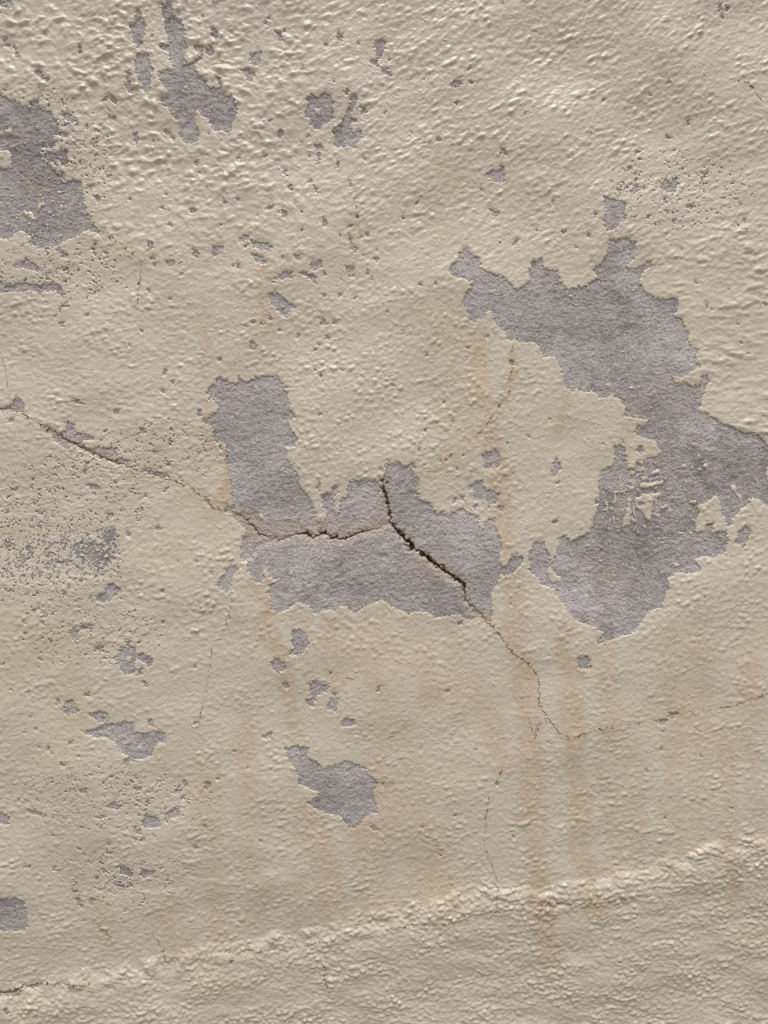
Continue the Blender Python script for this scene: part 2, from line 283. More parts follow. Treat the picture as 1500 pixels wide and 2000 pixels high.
 T(0,1000, 240,640,265,640,262,658,245,658), T(0,1000, 832,995,850,995,870,1015,855,1022), T(0,1000, 905,92,930,90,955,98,930,110), T(0,1000, 1235,350,1253,350,1253,365,1238,366), T(0,1000, 405,1350,430,1345,430,1365,408,1365),
 T(0,500, 80,80,110,45,160,20,200,50,245,85,220,90,170,75,100,70), T(0,500, -30,150,10,150,30,180,100,165,170,160,230,175,300,155,350,175,380,225,365,245,325,200,240,215,170,200,60,210,-30,215), T(0,500, 350,300,390,280,410,300,365,305,355,335,345,330),
 T(0,500, 345,390,375,388,375,415,350,415), T(0,500, 75,850,100,815,145,880,140,910,-10,908,20,890,70,880), T(0,500, 250,990,290,1000,350,1035,380,1020,400,970,435,985,440,1040,540,1050,550,1075,490,1085,480,1115,520,1135,580,1120,680,1130,690,1180,760,1200,765,1230,700,1220,640,1190,500,1140,430,1110,400,1130,340,1100,300,1050,290,1020),
 T(0,500, 840,1250,880,1250,980,1280,1000,1300,940,1290,870,1275), T(0,500, 1185,1410,1220,1420,1230,1465,1200,1445), T(0,500, 820,1015,850,1010,862,1035,830,1042), T(0,500, 1385,50,1398,30,1408,50,1395,75), T(0,500, 975,35,1020,32,1025,55,990,58), T(0,500, 875,12,910,10,905,24,885,24),
 T(0,500, 510,1335,560,1340,590,1360,585,1375,530,1365), T(0,500, 430,845,500,860,495,872,440,860), T(0,500, 1465,500,1480,492,1500,530,1495,555,1470,545), T(0,500, 1275,602,1298,602,1296,615,1278,615), T(0,500, 78,1362,110,1360,100,1380,80,1380), T(0,500, 1165,905,1180,900,1178,935,1160,940),
 T(0,500, 50,958,90,955,85,972,55,974), T(0,500, 365,75,390,70,400,92,370,92), T(0,500, 365,0,400,-8,398,12,370,12), T(0,500, 905,1140,935,1145,930,1160,910,1158), T(0,500, 950,1375,985,1358,975,1378,955,1385),
 T(0,1500, -90,790,70,785,120,810,125,860,130,960,110,995,-90,990), T(0,1500, -60,270,0,270,40,310,35,340,-60,345), T(0,1500, 155,255,190,265,235,270,240,295,180,282), T(0,1500, 620,230,650,200,680,215,715,225,690,245,640,245),
 T(0,1500, 820,320,850,300,850,250,870,290,910,290,940,320,935,345,870,360,830,350), T(0,1500, 965,280,990,255,1045,235,1050,290,1000,300,965,325,950,310), T(0,1500, 690,590,740,600,765,640,740,655,690,630), T(0,1500, 810,590,840,620,895,620,870,650,830,670,815,630),
 T(0,1500, 415,785,440,780,450,820,465,845,450,850,420,810), T(0,1500, 500,790,535,800,520,830,495,825), T(0,1500, 780,360,820,370,820,400,785,385), T(0,1500, 640,690,710,710,705,720,650,704), T(0,1500, 735,718,770,692,765,710,742,722),
 T(0,1500, 570,620,590,608,620,632,600,635), T(0,1500, 472,140,495,118,512,135,505,155,475,155), T(0,1500, 792,120,820,118,818,138,795,136), T(0,1500, 1065,70,1085,75,1095,110,1080,120,1068,100), T(0,1500, 1205,90,1230,88,1235,115,1210,130,1200,115),
 T(0,1500, 550,285,600,275,625,290,590,300), T(0,1500, 820,425,845,418,845,440,825,445), T(0,1500, 775,420,795,422,792,438,778,436), T(0,1500, 615,450,640,448,635,464,615,462), T(0,1500, 120,590,160,590,165,600,130,602), T(0,1500, 290,600,312,598,308,618,292,618),
 T(0,1500, 400,745,430,742,425,758,405,758), T(0,1500, -60,1378,60,1375,80,1390,60,1406,-60,1405), T(0,1500, 115,1345,160,1335,195,1325,200,1345,140,1358), T(0,1500, 650,658,672,655,668,670,650,670),
 # further along the wall, outside the photograph
 P(-330,620,-250,560,-180,600,-150,700,-200,800,-190,900,-300,940,-380,860,-360,720), P(1760,300,1900,260,1980,340,1940,460,1800,480,1740,400), P(1700,1500,1780,1460,1840,1560,1800,1700,1700,1680),
 P(-520,1500,-380,1460,-330,1600,-420,1720,-560,1650), P(300,-420,460,-460,560,-380,500,-260,340,-240), P(900,2400,1100,2350,1180,2450,1060,2580,880,2540), P(1200,-330,1290,-360,1330,-280,1240,-230),
]
def U(*f): return [(976+f[i]/2.695, 430+f[i+1]/2.695) for i in range(0, len(f), 2)]
ISLES = [
 T(0,0, -60,775,80,770,80,800,-60,810), T(0,0, -60,885,60,885,70,920,65,985,-60,990), T(0,0, 130,1240,180,1235,225,1290,210,1300,160,1270),
 T(500,0, 335,650,355,640,380,650,370,680,345,685),
 P(1495,912,1520,910,1520,945,1498,938), P(1328,910,1334,906,1342,910,1340,916,1331,916), P(1371,908,1378,904,1384,908,1381,914,1373,914),
 U(735,1385,800,1380,860,1370,860,1390,790,1405,745,1415), U(715,1465,745,1445,850,1430,855,1450,820,1465,805,1510,795,1580,775,1580,750,1540,715,1510),
 U(665,1465,690,1460,692,1530,680,1605,650,1617,650,1580,670,1520), U(672,1405,690,1395,708,1405,700,1425,680,1425), U(590,1560,605,1560,612,1600,600,1605), U(785,1330,830,1308,848,1328,800,1347), U(738,1355,770,1348,782,1368,745,1377),
 U(600,1420,612,1425,610,1500,598,1490), U(560,1480,570,1480,572,1540,562,1545), U(625,1350,640,1345,640,1400,628,1410), U(700,1500,712,1505,708,1560,700,1555), U(820,1440,832,1440,828,1500,818,1490), U(640,1520,646,1520,645,1580,638,1570),
 U(845,1505,862,1502,866,1520,850,1522), U(720,1270,745,1262,760,1280,735,1290), U(570,1410,578,1405,582,1430,573,1435), U(810,1545,850,1550,840,1565,812,1560), U(690,1560,715,1575,705,1600,690,1590),
 P(1346,979,1353,977,1357,981,1350,984), P(1290,989,1296,987,1296,993,1291,993), T(1000,500, 1290,1340,1310,1345,1330,1400,1358,1410,1335,1430,1310,1400,1285,1360),
 P(1374,1050,1381,1049,1382,1056,1376,1056), P(1375,1069,1380,1069,1380,1074,1376,1074), T(1000,1000, 205,335,225,320,240,350,292,385,280,405,240,417,215,395),
 P(1222,905,1240,906,1238,915,1226,917), P(1248,914,1258,912,1262,920,1252,922), T(0,1000, 735,870,760,840,772,870,755,885), T(0,1000, 798,1375,822,1370,828,1395,808,1400), P(505,1005,514,1003,515,1015,508,1014), P(553,1010,562,1008,562,1016,555,1017),
]
F = np.full(X.shape, 60.0)
for p in POLYS:
    s, d = poly_sdf(p, 45)
    F[s] = np.minimum(F[s], d)
jag = 0.8*samp(fbm(9, 11, 1.8, 1.4)) + 0.75*samp(spec(8, 6, 10, 12))
jag = jag*np.clip(F/-3.0 + 1.6, 0.35, 1)
F = F + jag*sm(26, 5, np.abs(F))
for p in ISLES:
    s, d = poly_sdf(p, 25)
    F[s] = np.maximum(F[s], -d)
# worn, speckled places: paint rubbed through on the high grains
wear = samp(fbm(16, 21, 2.6, 1.6)); wear2 = samp(fbm(7, 22, 2.2, 1.4))
wn = 0.35*wear + 0.95*samp(fbm(6, 24, 1.7, 2.0))
reg = (0.84*gs(185, 1085, 52, 42) + 0.76*gs(70, 1068, 140, 56) + 0.3*gs(50, 1120, 90, 50) + 0.25*gs(216, 1085, 20, 60))*sm(246, 226, X)
reg = np.maximum(reg, 0.25*gs(110, 990, 150, 75)); reg = np.maximum(reg, 0.18*gs(330, 880, 130, 60)); reg = np.maximum(reg, 0.30*gs(160, 915, 70, 26))
reg = np.maximum(reg, 0.24*gs(90, 320, 110, 120)); reg = np.maximum(reg, 0.18*gs(220, 1560, 190, 60)); reg = np.maximum(reg, 0.13*gs(180, 1230, 160, 80)); reg = np.maximum(reg, 0.18*gs(130, 530, 130, 60))
reg = np.maximum(reg, 0.12*gs(1320, 370, 170, 90)); reg = np.maximum(reg, 0.27*gs(240, 1720, 110, 50))
F0 = F.copy()
F = np.minimum(F, (1.95 - 2.05*reg - wn)*4.0 + 60*sm(0.06, 0.02, reg))
flick = samp(fbm(12, 23, 2.0, 1.6)); rg = np.maximum(0.62*gs(1258, 930, 46, 44), 0.55*gs(1228, 985, 40, 48)); rg = np.maximum(rg, 0.5*gs(1330, 960, 60, 80)); rg = np.maximum(rg, 0.55*gs(80, 400, 70, 60)); rg = np.maximum(rg, 0.45*gs(1180, 560, 80, 40)); rg = np.maximum(rg, 0.5*gs(1150, 1090, 30, 40))
F = np.where(F < 2, np.maximum(F, (flick + 1.5*rg - 2.0)*4.0*(rg > 0.1) - 60*(rg <= 0.1)), F)

rng = np.random.default_rng(78)
for cx, cy, sx_, sy_, n_ in ((1290, 980, 90, 110, 70), (80, 330, 60, 110, 55), (1200, 700, 110, 100, 14), (500, 1000, 60, 30, 10), (380, 180, 50, 60, 10)):
    for _ in range(n_):
        x, y = rng.normal(cx, sx_), rng.normal(cy, sy_); rr = 1.0 + rng.exponential(0.7)
        s = win(x, y, x, y, 9); d = np.sqrt(((WX[s]-x)/1.5)**2 + (WY[s]-y)**2) - rr
        F[s] = np.where(F[s] < 0, np.maximum(F[s], -d), F[s])
# pin holes and small chips
rng = np.random.default_rng(77)
def density(x, y):
    d = 0.16
    d += 0.75*math.exp(-((x-250)/330)**2-((y-280)/330)**2) + 0.5*math.exp(-((x-700)/300)**2-((y-450)/330)**2)
    d += 0.8*math.exp(-((x-120)/230)**2-((y-1060)/260)**2) + 0.55*math.exp(-((x-200)/260)**2-((y-1560)/160)**2)
    d += 0.7*math.exp(-((x-1290)/150)**2-((y-380)/110)**2) + 0.4*math.exp(-((x-960)/170)**2-((y-900)/200)**2)
    if y > 1680: d *= 0.25
    if x > 1050 and y > 1250: d *= 0.5
    return d
k = 0
while k < 360:
    cx, cy = rng.uniform(-20, 1520), rng.uniform(-20, 2020)
    if rng.random() > density(cx, cy): continue
    k += 1
    r = 1.15 + rng.exponential(0.75)
    r = min(r, 4.6)
    a = rng.uniform(0, math.pi); el = rng.uniform(1, 1.9); ca, sa = math.cos(a), math.sin(a)
    s = win(cx, cy, cx, cy, 12)
    dx = WX[s]-cx; dy = WY[s]-cy
    d = np.sqrt(((dx*ca+dy*sa)/el)**2 + (-dx*sa+dy*ca)**2) - r
    F[s] = np.minimum(F[s], d)

# ------------------------------------------------------------------ survey of the cracks
H = 0.9
def L(w, *flat): return [(flat[i], flat[i+1], w) for i in range(0, len(flat), 2)]
CR = [
 [(-40,806,1.5),(0,800,1.8),(20,798,1.4),(42,805,1.3),(60,818,H),(83,832,1.3),(98,842,1.7),(115,850,2),(130,860,2.2),(160,873,2.6),(180,884,2),(215,898,2.4),(235,905,2.0),(262,915,H),(285,922,1.2),(310,930,1.5),(340,940,H),(370,950,H),(400,975,H),(415,992,1.2),(437,997,1.3),(455,1000,1.6),(465,1004,2),(480,1015,2),(492,1028,2.2),(505,1042,2.6),(515,1048,2.4),(527,1052,1.5),(552,1054,2.0),(570,1045,1.6),(582,1042,2.8),(600,1043,3.6),(610,1050,2.6),(620,1047,2.8),(628,1040,4.4),(640,1044,2.6),(650,1050,3.4),(665,1053,2.8),(685,1048,2.8),(698,1042,2.6),(705,1038,3),(720,1038,2),(740,1030,1.6),(752,1024,1.2),(760,1018,1.2)],
 [(745,938,3.6),(747,945,1.8),(750,957,3.6),(754,968,3.8),(756,980,3.8),(760,995,2.6),(760,1005,3.6),(762,1018,2.4),(772,1032,3.8),(785,1045,4.6),(797,1057,5.4),(805,1070,5.2),(812,1073,2.4),(828,1083,4.6),(838,1092,5),(850,1102,4.4),(865,1112,4.4),(880,1122,4),(895,1133,4.4),(904,1140,3.6),(908,1152,3.0),(908,1165,2.2),(915,1178,2.0),(927,1192,1.9),(940,1202,1.8),(955,1218,1.5),(975,1238,1.2),(985,1253,H),(1000,1273,1.2),(1015,1285,1.2),(1032,1297,1.2),(1048,1315,1.2),(1053,1335,H),(1052,1360,H),(1055,1380,H),(1070,1402,H),(1085,1422,H),(1100,1435,H),(1115,1445,1.2),(1120,1443,1.2)],
 [(757,941,3.8),(755,946,1.6),(752,953,1.6)],
 L(0.75, 1120,1443,1140,1432,1200,1418,1270,1410,1310,1402,1340,1393,1400,1388,1460,1370,1500,1352,1600,1330,1800,1290),
 L(H, 200,455,240,480,262,500), L(H, 310,513,345,517,380,510), L(0.8, 278,515,272,560,270,590), L(0.65, -5,680,10,720,18,770,22,792),
 L(0.62, 1000,672,998,720,993,770,960,815,945,840,930,850), L(0.8, 885,885,870,900,845,930), L(0.8, 820,943,800,941,760,942), L(0.62, 455,1170,445,1210,433,1245,415,1265,410,1300,405,1340,395,1380,388,1420),
 L(0.7, 990,1470,980,1500,972,1525), L(0.65, 955,1555,950,1590,948,1660,960,1690,970,1715,973,1740,970,1760,974,1780), L(0.5, 680,345,693,380,698,420,703,455),
 [(-60,1965,2),(0,1962,2),(20,1956,2.2),(25,1948,1.6),(60,1943,1.8),(90,1943,H),(150,1943,1.3),(165,1940,H)],
 L(0.8, 400,1878,500,1870,600,1860,630,1850), L(1.0, 760,1826,810,1812,840,1812), L(1.5, 868,1811,880,1808), L(0.8, 900,1797,960,1787,1000,1783,1060,1774,1090,1768,1130,1773,1180,1765,1260,1755),
 L(0.7, 1435,162,1455,170,1470,185,1482,203), L(H, 240,1830,290,1838,300,1850,318,1890), L(0.8, 170,1800,190,1825,210,1845), L(1.4, 38,335,60,355,85,365,105,383,122,392), L(0.8, 1030,1400,1045,1440,1050,1415,1067,1408),
 L(0.8, 637,1880,630,1925,642,1960), L(0.8, 755,1020,790,1010,810,1008), L(1.3, 832,1096,815,1100,805,1098),
]
G = [np.full(X.shape, 60.0), np.full(X.shape, 1.0)]
for c in CR: line_field([(a, b, w_*0.88 if w_ > 2.3 else w_) for a, b, w_ in c], 16, G, WXs, WYs)
GF, GW = G
GF = GF + np.where(GF < 8, (0.55*samp(spec(7, 7, 0, 8)) + 0.5*samp(spec(13, 13, 0, 9)))*sm(1.5, 3.5, GW), 0)
# slivers of paint along a wide crack have fallen off
F = np.where((GW > 1.9) & (GF < 2.0), np.minimum(F, GF - 2.0 + 1.5*wear2), F)

# ------------------------------------------------------------------ relief (in survey units, + = towards the viewer)
top = sm(760, 300, Y + 0.1*(750-X)); tl = top*sm(760, 480, X); tr = top - tl
right = sm(1230, 1400, X)*sm(330, 520, Y)*sm(1050, 840, Y)
left = sm(480, 330, X)*sm(430, 600, Y)*sm(1150, 980, Y)
bx = [-2450, 0, 100, 200, 300, 400, 500, 600, 660, 800, 850, 910, 1000, 1060, 1170, 1270, 1330, 1400, 1500, 3950]
by = [2450, 1950, 1928, 1908, 1882, 1862, 1840, 1826, 1802, 1776, 1756, 1736, 1728, 1735, 1702, 1684, 1664, 1644, 1634, 1300]
wob = samp(spec(60, 60, 0, 31))
yb = np.interp(xs, bx, by)[None, :] + 5*wob + 2.5*samp(fbm(20, 97))
rx_ = [-2450, 0, 60, 150, 200, 260, 330, 400, 500, 630, 700, 760, 810, 870, 920, 1000, 1090, 1130, 1180, 1260, 1400, 1500, 3950]
ry_ = [2500, 1958, 1943, 1944, 1938, 1908, 1890, 1878, 1870, 1850, 1836, 1825, 1812, 1810, 1792, 1782, 1768, 1773, 1765, 1756, 1730, 1715, 1400]
yr = np.interp(xs, rx_, ry_)[None, :] + (WYs-Y)
bot = sm(-3, 12, Y - yb)
mid = np.clip(1 - top - right - left - bot, 0, 1)
low = sm(1150, 1500, Y)*(1-bot)
calm = 1 - 0.75*gs(1140, 860, 150, 200) - 0.35*gs(1050, 1350, 120, 150) - 0.3*gs(720, 1350, 200, 120)
patchy = 0.75 + 0.35*samp(spec(170, 120, 10, 33))
patchy = np.clip(0.35+0.65*patchy, 0.5, 1.35)
def soft(n, k=1.6): return np.log1p(np.exp(k*n))/k
def spots(su, sv, deg, seed, gap):
    su *= 0.72; sv *= 0.72
    """single round grains of render, one per gap x gap on average"""
    rng = np.random.default_rng(seed)
    gu = np.arange(0, FW, gap); gv = np.arange(0, FH, gap*0.85); px_, py_ = np.meshgrid(gu, gv)
    px_ = px_ + (np.arange(len(gv)) % 2)[:, None]*gap/2 + rng.uniform(-0.45, 0.45, px_.shape)*gap; py_ = py_ + rng.uniform(-0.45, 0.45, px_.shape)*gap
    m = np.zeros((FH, FW)); np.add.at(m, (py_.astype(int).ravel() % FH, px_.astype(int).ravel() % FW), rng.uniform(0.15, 1.0, px_.size))
    a = R(deg); ku = _kx*math.cos(a) - _ky*math.sin(a); kv = _kx*math.sin(a) + _ky*math.cos(a)
    f = np.fft.irfft2(np.fft.rfft2(m)*np.exp(-2*math.pi**2*((ku*su)**2 + (kv*sv)**2)), s=(FH, FW))*(2*math.pi*su*sv)
    return samp(np.tanh(1.7*np.clip(f, 0, None)).astype(np.float32), 5*min(su, sv))*1.15
def blobby(lu, lv, deg, seed, k=2.2): return soft(samp(spec(lu, lv, deg, seed), min(lu, lv)), k)
rel = np.zeros(X.shape)
crowd = 1.05*np.clip(0.95 + 0.3*samp(spec(90, 60, 15, 70)), 0.3, 1.5)
rel += tl*(1.5*blobby(44, 28, 10, 41, 3) + 0.5*blobby(19, 14, 8, 42, 3) + 2.8*spots(6.0, 4.6, 10, 71, 23)*crowd + 1.6*spots(3.4, 2.8, 5, 72, 13)*crowd)*patchy
rel += tr*(0.75*blobby(50, 22, 32, 43, 3) + 0.35*blobby(24, 12, 34, 44, 3) + 1.9*spots(6.2, 3.4, 32, 73, 18)*crowd + 1.4*spots(3.4, 2.7, 20, 74, 12))*patchy
rel += right*(1.1*blobby(50, 26, 6, 46, 3) + 0.4*blobby(22, 15, 4, 47, 3) + 1.8*spots(13, 3.4, 4, 75, 24)*crowd + 1.0*spots(3.5, 2.9, 4, 76, 13))*patchy
rel += left*(0.5*blobby(34, 17, 4, 48, 3) + 1.7*spots(4.8, 3.2, 4, 77, 15)*crowd + 1.1*spots(3.0, 2.5, 0, 78, 11))*patchy*(0.7+0.3*calm)
rel += mid*(1-low)*calm*(0.08*blobby(26, 18, 25, 50, 3) + 0.1*blobby(13, 10, 20, 51, 3) + 2.5*spots(4.3, 3.4, 25, 79, 15)*crowd + 1.3*spots(3.0, 2.6, 0, 80, 11))*patchy
rel += mid*low*calm*(0.2*blobby(26, 13, 20, 52, 3) + 0.1*blobby(13, 9.5, 14, 53, 3) + 1.8*spots(4.6, 3.0, 16, 81, 15)*crowd + 1.05*spots(2.9, 2.4, 0, 82, 11) + 0.2*blobby(50, 14, 14, 60))*patchy
rel += 1.25*bot*(0.1*blobby(26, 13, 14, 54, 3) + 2.0*spots(4.0, 2.9, 14, 83, 12.5)*crowd + 1.6*spots(3.0, 2.5, 0, 84, 9.5) + 0.15*blobby(70, 26, 13, 61))*patchy
rel += tl*1.5*np.maximum(0, 0.75-np.abs(samp(spec(66, 40, 10, 94))))*patchy
rel *= 0.72
band = sm(-6, 14, Y-yb)*sm(16, -4, Y-yr)
rel += band*0.9*blobby(20, 14, 14, 56)
# slow waves of the hand-trowelled wall, the thick coat below the ridge, and an added lean
big = 2.0*samp(spec(420, 300, 20, 34), 300) + 0.5*samp(spec(150, 110, 20, 35), 110)
gate = np.clip(0.45 + 0.45*samp(spec(120, 60, 0, 68)), 0, 1)
rg_ = np.clip(0.75 + 0.5*samp(spec(70, 50, 0, 98)), 0.15, 1.6)
ridge = 3.6*(1 + (rg_-1)*np.exp(-(np.clip(Y-yb-10, 0, None)/30)**2))*sm(-4, 24, Y-yb) + 4.0*sm(0, 60, Y-yb) - 1.6*sm(-10, 12, Y-yr)*gate
dy_ = np.gradient(ys); tilt = 0.10*sm(1250, 1900, ys)*sm(2900, 2300, ys) + 0.06*sm(500, 100, ys)*sm(-700, -300, ys)  # added shape: face tips downward at top and bottom so both shade darker
lean = np.cumsum(tilt*dy_); ridge = ridge - (lean - np.interp(1000, ys, lean))[:, None]
faint = 1.2*sm(-10, 6, Y - (1780 - 0.12*X + 6*wob))*sm(0, 300, X)*sm(700, 500, X)
# the plate of plaster below the big crack has moved forward
pl = [(470, 1100), (487, 1086), (500, 1071), (517, 1061)] + [(a, b) for a, b, _ in CR[0] if a > 550] + [(a, b) for a, b, _ in CR[1] if 1020 < b < 1200] + [(900, 1700), (450, 1700), (440, 1200)]
s, d = poly_sdf(pl, 30, WXs, WYs)
plate = np.zeros(X.shape); dd = np.clip(-d - 1.5, 0, None)
plate[s] = 5.2*(1-np.exp(-dd/5.0))*np.exp(-dd/110)*sm(1230, 1180, Y[s])
base = big + ridge + faint + plate
grain = 0.42*samp(fbm(8, 36, 1.6, 1.4), 6) + 0.16*samp(spec(20, 12, 4, 37), 9) + 0.2*samp(spec(50, 30, 4, 38), 20)
trow = samp(spec(70, 14, 5, 39), 14)
sub = base + 0.42*rel + grain + 0.08*trow
# thickness of the coat, thin and slightly lifted at its broken edge
Fp = np.clip(F, 0, None)
edge = 1.0 - np.exp(-Fp/1.5)
lip = 0.6*np.exp(-((Fp-2.5)/2.5)**2)*np.clip(0.6+0.9*samp(spec(36, 36, 0, 40)), 0, 2.6)*sm(4, 12, np.abs(F)+6)
hp = base + rel*(0.45+0.55*sm(0, 14, Fp)) + 0.12*samp(fbm(10, 57, 2.0, 1.6), 6)
paint = (sub + 0.45)*(1-edge) + (np.maximum(hp, sub) + (2.1 + lip)*(1 - 0.75*sm(0.3, 0.6, reg)))*edge
# cracks: closing up at the surface, deep inside
ww = np.clip(GW, 0.8, 9)
inside = np.clip(-GF/ww, 0, 1)
depth = np.where(GF < 0, inside**0.45*(0.3 + 3.6*np.clip(ww-1.15, 0, 4)), 0)
lipc = sm(9, 0, GF)*sm(1.6, 3.2, GW)*(1.3 + 0.9*samp(fbm(9, 10)))
sub = sub - lipc - depth
paint = paint - lipc
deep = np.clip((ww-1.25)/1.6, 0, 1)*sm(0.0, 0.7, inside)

# ------------------------------------------------------------------ stains
stain = np.zeros(X.shape)
STR = [
 (0.25, 22, (590,1210),(600,1300)), (0.28, 18, (672,1200),(680,1290)), (0.3, 16, (738,1190),(748,1420)), (0.3, 18, (800,1205),(812,1300)), (0.25, 24, (880,1220),(895,1400)), (0.3, 26, (1185,1270),(1200,1700)), (0.28, 30, (1362,1200),(1375,1650)), (0.3, 22, (1465,1300),(1478,1640)), (0.26, 26, (690,1500),(712,1790)), (0.26, 26, (800,1480),(822,1760)), (0.25, 30, (480,1400),(500,1800)), (0.25, 30, (400,1500),(420,1830)),
 (0.9, 28, (1000,1120),(1005,1200),(1018,1300),(1032,1400),(1042,1550),(1050,1700),(1062,1780),(1082,1900)),
 (0.72, 26, (1105,1240),(1112,1340),(1122,1440),(1132,1560),(1142,1680),(1158,1780)),
 (0.65, 24, (928,650),(942,760),(962,860),(984,1000),(986,1075)), (0.35, 14, (905,610),(925,740),(932,850)),
 (0.5, 22, (508,1140),(518,1210),(556,1300),(574,1390),(578,1450)), (0.35, 26, (640,1220),(652,1330)), (0.42, 36, (606,1590),(628,1690),(652,1800)),
 (0.35, 40, (850,1680),(865,1760)), (0.30, 30, (1305,1230),(1320,1400),(1312,1700)), (0.34, 24, (1412,1430),(1422,1560),(1434,1760)),
 (0.35, 26, (700,1205),(715,1280),(722,1340)), (0.3, 20, (765,1240),(772,1320)), (0.32, 24, (826,1245),(842,1370)), (0.22, 18, (402,560),(404,700),(408,760)), (0.65, 16, (440,880),(446,930),(444,985)),
 (0.45, 14, (408,790),(412,850)), (0.3, 32, (1235,1480),(1248,1690)), (0.1, 60, (120,1350),(150,1700)), (0.28, 30, (735,1640),(750,1780)), (0.3, 26, (575,1740),(590,1830)), (0.3, 40, (320,1780),(345,1860)), (0.3, 30, (190,1790),(205,1840)),
 (0.4, 22, (505,470),(512,520),(520,640)), (0.3, 26, (930,1330),(990,1500)), (0.35, 20, (1020,1400),(1028,1600)), (0.5, 9, (1108,780),(1100,820),(1086,850)), (0.25, 60, (860,600),(900,900)), (0.2, 60, (720,1250),(790,1600)), (0.05, 90, (60,1200),(90,1500)),
 (0.55, 10, (1000,690),(996,770),(960,820),(930,850)), (0.4, 9, (885,885),(845,930)), (0.35, 30, (730,1490),(760,1620)), (0.2, 70, (880,300),(870,520)), (0.3, 8, (698,380),(704,460)), (0.55, 14, (1428,1640),(1432,1760)),
]
sx = X + 5*samp(spec(140, 140, 0, 62)); 
for st, wd, *pts in STR:
    st = min(0.85, st*1.3+0.09); wd *= 1.15
    o = [np.full(X.shape, 999.0), np.ones(X.shape)]
    line_field([(a, b, 0.0) for a, b in pts], wd*2.6, o, sx, Y)
    stain = np.maximum(stain, st*np.exp(-(o[0]/(wd*0.78))**4))
streaky = samp(spec(9, 160, 0, 63)); stain *= np.clip(0.85+0.13*streaky+0.2*samp(fbm(40, 64)), 0.3, 1.3)
blot = np.clip(samp(fbm(240, 65, 3.0, 6))*0.05 + 0.05, 0, 0.3)
fringe = 0.34*np.exp(-np.clip(F0, 0, None)/14)*sm(0.0, 1.2, samp(spec(170, 170, 0, 66)))*(F < 58)
stain = np.clip(0.80*stain + blot + fringe + 0.25*sm(5, 1, GF)*(GW < 2), 0, 0.95)
tone = np.clip(0.7*gs(1250, 1060, 130, 130) + 0.55*gs(1420, 900, 120, 110) + 0.5*gs(60, 300, 160, 160) + 0.35*gs(1200, 620, 130, 100) + 0.3*gs(400, 120, 160, 140) + 0.25*samp(fbm(60, 69)) + 1.1*sm(0.12, 0.4, reg), 0, 1)
warm = np.clip(sm(26, 2, np.abs(GF))*sm(0.9, 1.8, GW) * np.clip(0.55+0.5*samp(fbm(30, 67)), 0, 1) + 0.8*gs(600, 1026, 120, 15) + 0.6*gs(492, 1035, 30, 35) + 0.35*gs(830, 1120, 60, 24) + 0.3*gs(1190, 1120, 60, 40), 0, 0.85)

# ------------------------------------------------------------------ cut the survey grid along the outlines
idx = np.arange(nx*ny).reshape(ny, nx)
a, b, c, d = idx[:-1, :-1].ravel(), idx[:-1, 1:].ravel(), idx[1:, 1:].ravel(), idx[1:, :-1].ravel()
flip = ((np.arange(ny-1)[:, None] + np.arange(nx-1)[None, :]) % 2).ravel().astype(bool)
t1 = np.where(flip[:, None], np.stack([a, d, c], 1), np.stack([a, d, b], 1))
t2 = np.where(flip[:, None], np.stack([a, c, b], 1), np.stack([d, c, b], 1))
tris = np.concatenate([t1, t2]); del t1, t2
# columns: x, y, sub, paint, F, GF, stain, warm, deep
V = np.stack([q.ravel() for q in (X, Y, sub, paint, F, GF, stain, warm, deep, tone)], 1)
del X, Y, WX, WY, WXs, WYs
def clip(V, tris, col):
    f = V[:, col]; f = np.where(np.abs(f) < 0.02, 0.02, f); neg = f < 0
    n = neg[tris].sum(1)
    allneg, allpos, mix = tris[n == 3], tris[n == 0], tris[(n == 1) | (n == 2)]
    nm = neg[mix].sum(1)
    lone = np.where(nm == 1, np.argmax(neg[mix], 1), np.argmax(~neg[mix], 1))
    r = np.arange(len(mix)); p0 = mix[r, lone]; p1 = mix[r, (lone+1) % 3]; p2 = mix[r, (lone+2) % 3]
    e = np.concatenate([np.stack([p0, p1], 1), np.stack([p0, p2], 1)]); e.sort(1)
    ue, inv = np.unique(e[:, 0].astype(np.int64)*(len(V)+1) + e[:, 1], return_inverse=True)
    i0 = ue//(len(V)+1); i1 = ue % (len(V)+1)
    t = (f[i0]/(f[i0]-f[i1]))[:, None]
    NV = V[i0]*(1-t) + V[i1]*t; NV[:, col] = 0
    q1 = len(V) + inv[:len(mix)]; q2 = len(V) + inv[len(mix):]
    loneT = np.stack([p0, q1, q2], 1); pair = np.concatenate([np.stack([q1, p1, p2], 1), np.stack([q1, p2, q2], 1)])
    ln = nm == 1; ln2 = np.concatenate([ln, ln])
    negT = np.concatenate([allneg, loneT[ln], pair[~ln2]]); posT = np.concatenate([allpos, loneT[~ln], pair[ln2]])
    return np.concatenate([V, NV]), negT, posT
V, crackT, restT = clip(V, tris, 5)
V, bareT, paintT = clip(V, restT, 4)

def components(tr):
    u, inv = np.unique(tr, return_inverse=True); tl_ = inv.reshape(-1, 3); n = len(u)
    lab = np.arange(n)
    ea = np.concatenate([tl_[:, 0], tl_[:, 1]]); eb = np.concatenate([tl_[:, 1], tl_[:, 2]])
    for _ in range(400):
        m = np.minimum(lab[ea], lab[eb]); new = lab.copy()
        np.minimum.at(new, lab[ea], m); np.minimum.at(new, lab[eb], m)
        new = np.minimum(new, new[lab])
        while True:
            n2 = new[new]
            if (n2 == new).all(): break
            new = n2
        if (new == lab).all(): break
        lab = new
    return lab[tl_[:, 0]]

